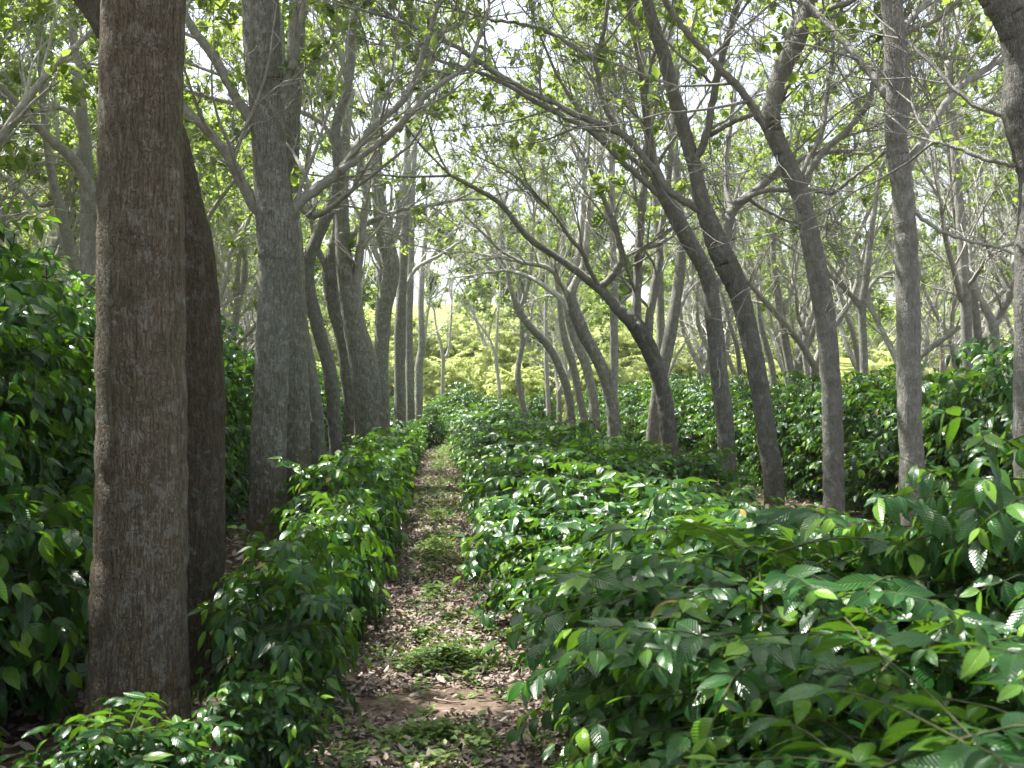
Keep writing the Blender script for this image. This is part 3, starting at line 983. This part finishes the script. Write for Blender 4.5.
rt = random.Random(5)
for X, y0, y1, st, lab, grp in (
        (8.7, 15, 46, 2.9, 'grey shade tree in the crowded row just beyond the rear hedge', 'trees beyond the rear coffee hedge'),
        (13.8, 16, 46, 3.1, 'slender shade tree in the pale distance beyond the rear hedge', 'distant shade trees'),
        (19.0, 22, 48, 3.6, 'slender shade tree in the pale distance beyond the rear hedge', 'distant shade trees'),
        (24.5, 28, 50, 4.2, 'slender shade tree in the pale distance beyond the rear hedge', 'distant shade trees'),
        (-6.6, 9.5, 46, 2.5, 'grey branching shade tree rising behind the tall dark hedge', 'shade trees behind the tall coffee hedge'),
        (-11.4, 13, 46, 3.0, 'grey branching shade tree rising behind the tall dark hedge', 'shade trees behind the tall coffee hedge'),
        (-17, 22, 48, 4.0, 'grey branching shade tree rising behind the tall dark hedge', 'shade trees behind the tall coffee hedge'),
        (5.2, 44, 52, 4.2, 'slender shade tree at the far end of the leaning row', 'distant shade trees')):
    y = y0 + rt.uniform(0, 1)
    while y < y1:
        place_tree('grove', X + rt.uniform(-.5, .5), y, rt.uniform(0, 6.28), rt.uniform(.85, 1.12), lab, grp)
        y += st * rt.uniform(.75, 1.25)
# trees added behind the tall hedge to fill sky gaps and shade its top
for x, y in ((-7.2, 11), (-9.2, 14.5), (-9.3, 19), (-6.2, 18), (-9, 24), (-14, 20), (-5.4, 24), (-6.2, 9.6), (-5.4, 12.6), (-5.2, 20.5), (-5.3, 27.5), (-6.4, 31), (-8.5, 33)):
    place_tree('roof', x, y, rt.uniform(0, 6.28), rt.uniform(.8, 1.0), 'grey branching shade tree rising behind the tall dark hedge', 'shade trees behind the tall coffee hedge')
for x, y in ((-1.7, 2.6), (3.5, 1.0), (-6.4, 8.5), (-6.8, 5), (8.6, 10.5), (9, 6.5), (-6.5, 1.5), (-11, 4), (-11.4, 8.5)):  # out-of-frame trees added as shadow casters for the near rows
    place_tree('roof' if abs(x) > 5 else 'grove', x, y, rt.uniform(0, 6.28), rt.uniform(.98, 1.12), 'unseen shade tree added beside the camera to cast shade on the near rows', 'unseen shade trees added just outside the picture')
# sunlit leafy trees past the shade
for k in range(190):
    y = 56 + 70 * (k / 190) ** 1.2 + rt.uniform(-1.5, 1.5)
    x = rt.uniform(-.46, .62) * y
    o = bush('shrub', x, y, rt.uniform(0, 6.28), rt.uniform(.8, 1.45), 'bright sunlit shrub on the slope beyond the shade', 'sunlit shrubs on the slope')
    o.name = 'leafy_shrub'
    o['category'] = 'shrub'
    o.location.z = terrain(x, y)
for k in range(90):
    y = 60 + 80 * (k / 90) ** 1.3 + rt.uniform(-1.5, 1.5)
    x = rt.uniform(-.42, .62) * y
    if -.08 < x / y < .08 and k % 5:
        x += .2 * y * (1 if x > 0 else -1)
    place_tree('leafy', x, y, rt.uniform(0, 6.28), rt.uniform(.8, 1.35), 'sunlit yellow-green leafy tree in the bright field beyond the shade', 'sunlit trees beyond the shade')

for k in range(26):
    y = 62 + 40 * k / 26
    place_tree('leafy', (-.44 + .32 * rt.random()) * y, y, rt.uniform(0, 6.28), rt.uniform(1.3, 1.75), 'taller sunlit leafy tree in the bright field behind the tall dark hedge', 'sunlit trees beyond the shade')

# ------------------------------------------------------------------ ground, path, litter
xs = np.concatenate([np.linspace(-400, -40, 10), np.linspace(-30, 30, 41), np.linspace(40, 400, 10)])
ys = np.concatenate([np.linspace(-60, 60, 61), np.linspace(65, 200, 28), np.linspace(240, 900, 8)])
gx, gy = np.meshgrid(xs, ys)
gz = np.array([[terrain(a, b) for a, b in zip(r1, r2)] for r1, r2 in zip(gx, gy)])
g = Geo()
nx, ny = len(xs), len(ys)
ii = (np.arange(ny - 1)[:, None] * nx + np.arange(nx - 1)[None]).ravel()
g.add(np.c_[gx.ravel(), gy.ravel(), gz.ravel()], np.c_[ii, ii + 1, ii + nx + 1, ii + nx])
tag(link('ground', g.mesh('ground', M_GROUND)), 'brown litter-covered plantation ground running out to a grassy rise', 'ground', kind='structure')

g = Geo()
py = np.linspace(-3, 46, 140)
lx = -.62 + .06 * np.sin(py * 1.3) + .04 * np.sin(py * 3.1)
rx = .62 + .06 * np.sin(py * 1.1 + 2) + .04 * np.sin(py * 2.7)
cols = 9
tt = np.linspace(0, 1, cols)
px_ = lx[:, None] + (rx - lx)[:, None] * tt
pz_ = .004 + .035 * np.sin(np.pi * tt)[None] * (.6 + .4 * np.sin(py * 2.3)[:, None] * np.sin(3 * tt + py[:, None])) * np.minimum(1, np.minimum(tt, 1 - tt) * 6)[None]
v = np.stack([px_, np.repeat(py[:, None], cols, 1), pz_], -1).reshape(-1, 3)
ii = (np.arange(139)[:, None] * cols + np.arange(cols - 1)[None]).ravel()
g.add(v, np.c_[ii, ii + 1, ii + cols + 1, ii + cols])
tag(link('path', g.mesh('path', M_PATH)), 'narrow brown earth path running straight between the coffee rows', 'path', kind='structure')


def path_z(x):
    return np.where(np.abs(x) < .6, .02 + .02 * np.cos(x * 2.4), .004)


def patch_mask(x, y):
    """where the bare soil shows"""
    return ((x + .0) / .45) ** 2 + ((y - 5.95) / .30) ** 2 < 1


r = np.random.default_rng(21)
g = Geo()


def litter(n, x0, x1, y0, y1, sz):
    x = r.uniform(x0, x1, n)
    yv = y0 + (y1 - y0) * r.random(n) ** 1.5
    keep = ~(patch_mask(x, yv) & (r.random(n) < .93))
    x, yv = x[keep], yv[keep]
    n = len(x)
    O = np.c_[x, yv, path_z(x) + r.uniform(.002, .025, n)]
    a = r.uniform(0, 6.28, n)
    Y = np.c_[np.cos(a), np.sin(a), r.normal(.05, .22, n)]
    N = np.c_[r.normal(0, .4, n), r.normal(0, .4, n), np.ones(n)]
    leaves(g, O, Y, N, sz * r.uniform(.5, 1.25, n), r.uniform(.35, .6, n), r.normal(.1, .6, n), np.clip(r.beta(2, 2, n), 0, 1), 'small')


litter(24000, -.75, .75, 3.5, 14, .045)
litter(9000, -.75, .75, 13, 44, .075)
litter(5000, -3.0, -1.2, 4, 30, .10)
litter(3500, 2.6, 5.6, 5, 32, .10)
litter(420, -.6, .6, 4, 13, .085)
for k in range(110):
    x, yy, a = r.uniform(-.6, .6), 4.2 + 9 * r.random() ** 1.4, r.uniform(0, 6.28)
    L_ = r.uniform(.05, .2)
    q = np.array([[x + L_ * t * math.cos(a + .5 * t * r.normal()), yy + L_ * t * math.sin(a + .5 * t * r.normal()), float(path_z(np.array(x))) + .014 + .01 * r.random()] for t in (0, .35, .7, 1)])
    tube(g, q, [.0035, .003, .0025, .0015], 4)
tag(link('leaf_litter', g.mesh('leaf_litter', M_LITTER)), 'dry pinkish brown fallen leaves scattered over the path and soil', 'leaf litter', kind='stuff')

g = Geo()
gz_ = Geo()


def weeds(cx, cy, rx_, ry_, n, hgt, tint=.4):
    for k in range(n):
        a, q = r.uniform(0, 6.28), min(1.5, abs(r.normal(0, .55)))
        x, y_ = cx + rx_ * q * math.cos(a), cy + ry_ * q * math.sin(a)
        z0 = float(path_z(np.array(x)))
        h = hgt * r.uniform(.4, 1.2) * max(.4, 1.1 - .5 * q)
        m = int(r.integers(5, 11))
        t = np.linspace(.25, 1, m)
        az = r.uniform(0, 6.28) + np.arange(m) * 2.2
        O = np.c_[x + .02 * np.cos(az) * t, y_ + .02 * np.sin(az) * t, z0 + h * t]
        Y = np.c_[np.cos(az), np.sin(az), r.uniform(-.1, .6, m)]
        N = np.c_[r.normal(0, .3, m), r.normal(0, .3, m), np.ones(m)]
        leaves(g, O, Y, N, r.uniform(.025, .06, m), r.uniform(.45, .75, m), r.uniform(0, .4, m), np.clip(r.normal(tint, .18, m), 0, 1), 'small')


for a in ((.05, 6.75, .36, .28, 190, .10, .5), (-.02, 5.32, .42, .22, 120, .06, .5), (-.12, 7.6, .12, .2, 18, .05, .5),
          (-.05, 9.3, .22, .6, 60, .05, .5), (-.06, 12.0, .26, 1.5, 210, .09, .7), (.0, 15.5, .28, 1.6, 130, .07, .6),
          (.0, 20, .32, 2.6, 80, .06, .45), (.05, 27, .34, 4.5, 110, .07, .6), (.12, 34, .3, 3.0, 200, .2, .85), (.05, 8.2, .35, .35, 25, .03, .4),
          (-.38, 4.9, .1, .5, 30, .06, .5), (.5, 4.7, .1, .4, 25, .05, .6), (.0, 41, .6, 4, 200, .25, .85)):
    weeds(*a)
for k in range(170):
    yy = 4.6 + 30 * r.random() ** 1.5
    weeds(r.normal(0, .22), yy, .05 + .05 * r.random(), .08 + .2 * r.random(), int(r.integers(1, 7)), r.uniform(.02, .08), r.uniform(.2, .8))
# fine grass blades along the middle of the path
n = 4300
x = r.normal(-.02, .2, n)
yv = 7 + 36 * r.random(n) ** 1.4
keep = (np.sin(yv * 1.15 + 1) + np.sin(yv * .47) + r.normal(0, .5, n)) > -.2
x, yv = x[keep], yv[keep]
n = len(x)
a = r.uniform(0, 6.28, n)
leaves(g, np.c_[x, yv, path_z(x)], np.c_[np.cos(a) * .6, np.sin(a) * .6, r.uniform(.5, 1.2, n)], np.c_[-np.cos(a), -np.sin(a), np.ones(n) * .8],
       r.uniform(.05, .13, n), r.uniform(.06, .1, n), r.uniform(.2, .9, n), np.clip(r.normal(.5, .22, n), 0, 1), 'small')
tag(link('path_weeds', g.mesh('path_weeds', M_WEED)), 'low green weeds and grass tufts growing along the middle of the path', 'weeds', kind='stuff')

# fallen twig lying on the bare patch
tw = Geo()
c = world(436, 708, 5.95)
q = np.array([(0, .05, .012), (-.005, .01, .016), (.04, -.02, .014), (.09, -.035, .010), (.13, -.03, .008)])
tube(tw, catmull(q, 5), np.linspace(.007, .003, 21), 6)
tube(tw, catmull(np.array([(.04, -.02, .014), (.06, .01, .02), (.075, .03, .012)]), 5), np.linspace(.005, .002, 11), 5)
t = link('fallen_twig', tw.mesh('fallen_twig', M_STICK, 'rad'), loc=(c[0], c[1], .035))
tag(t, 'short pale curved dead twig lying on the bare patch of path', 'twig')

# ------------------------------------------------------------------ the hazy air
hz = bpy.data.materials.new('hazy_air')
hz.use_nodes = True
t_ = hz.node_tree
t_.nodes.remove(t_.nodes['Principled BSDF'])
pv = t_.nodes.new('ShaderNodeVolumePrincipled')
pv.inputs['Color'].default_value = (.95, .97, .9, 1)
pv.inputs['Density'].default_value = HAZE
pv.inputs['Anisotropy'].default_value = 0
t_.links.new(pv.outputs[0], t_.nodes['Material Output'].inputs['Volume'])
g = Geo()
x0, x1, y0, y1, z0, z1 = -420, 420, -70, 910, -2, 46
g.add([(x0, y0, z0), (x1, y0, z0), (x1, y1, z0), (x0, y1, z0), (x0, y0, z1), (x1, y0, z1), (x1, y1, z1), (x0, y1, z1)],
      [(3, 2, 1, 0), (4, 5, 6, 7), (0, 1, 5, 4), (1, 2, 6, 5), (2, 3, 7, 6), (3, 0, 4, 7)])
if HAZE:
    tag(link('haze', g.mesh('haze', hz, smooth=False)), 'thin pale haze that fades the far trees', 'haze', kind='stuff')
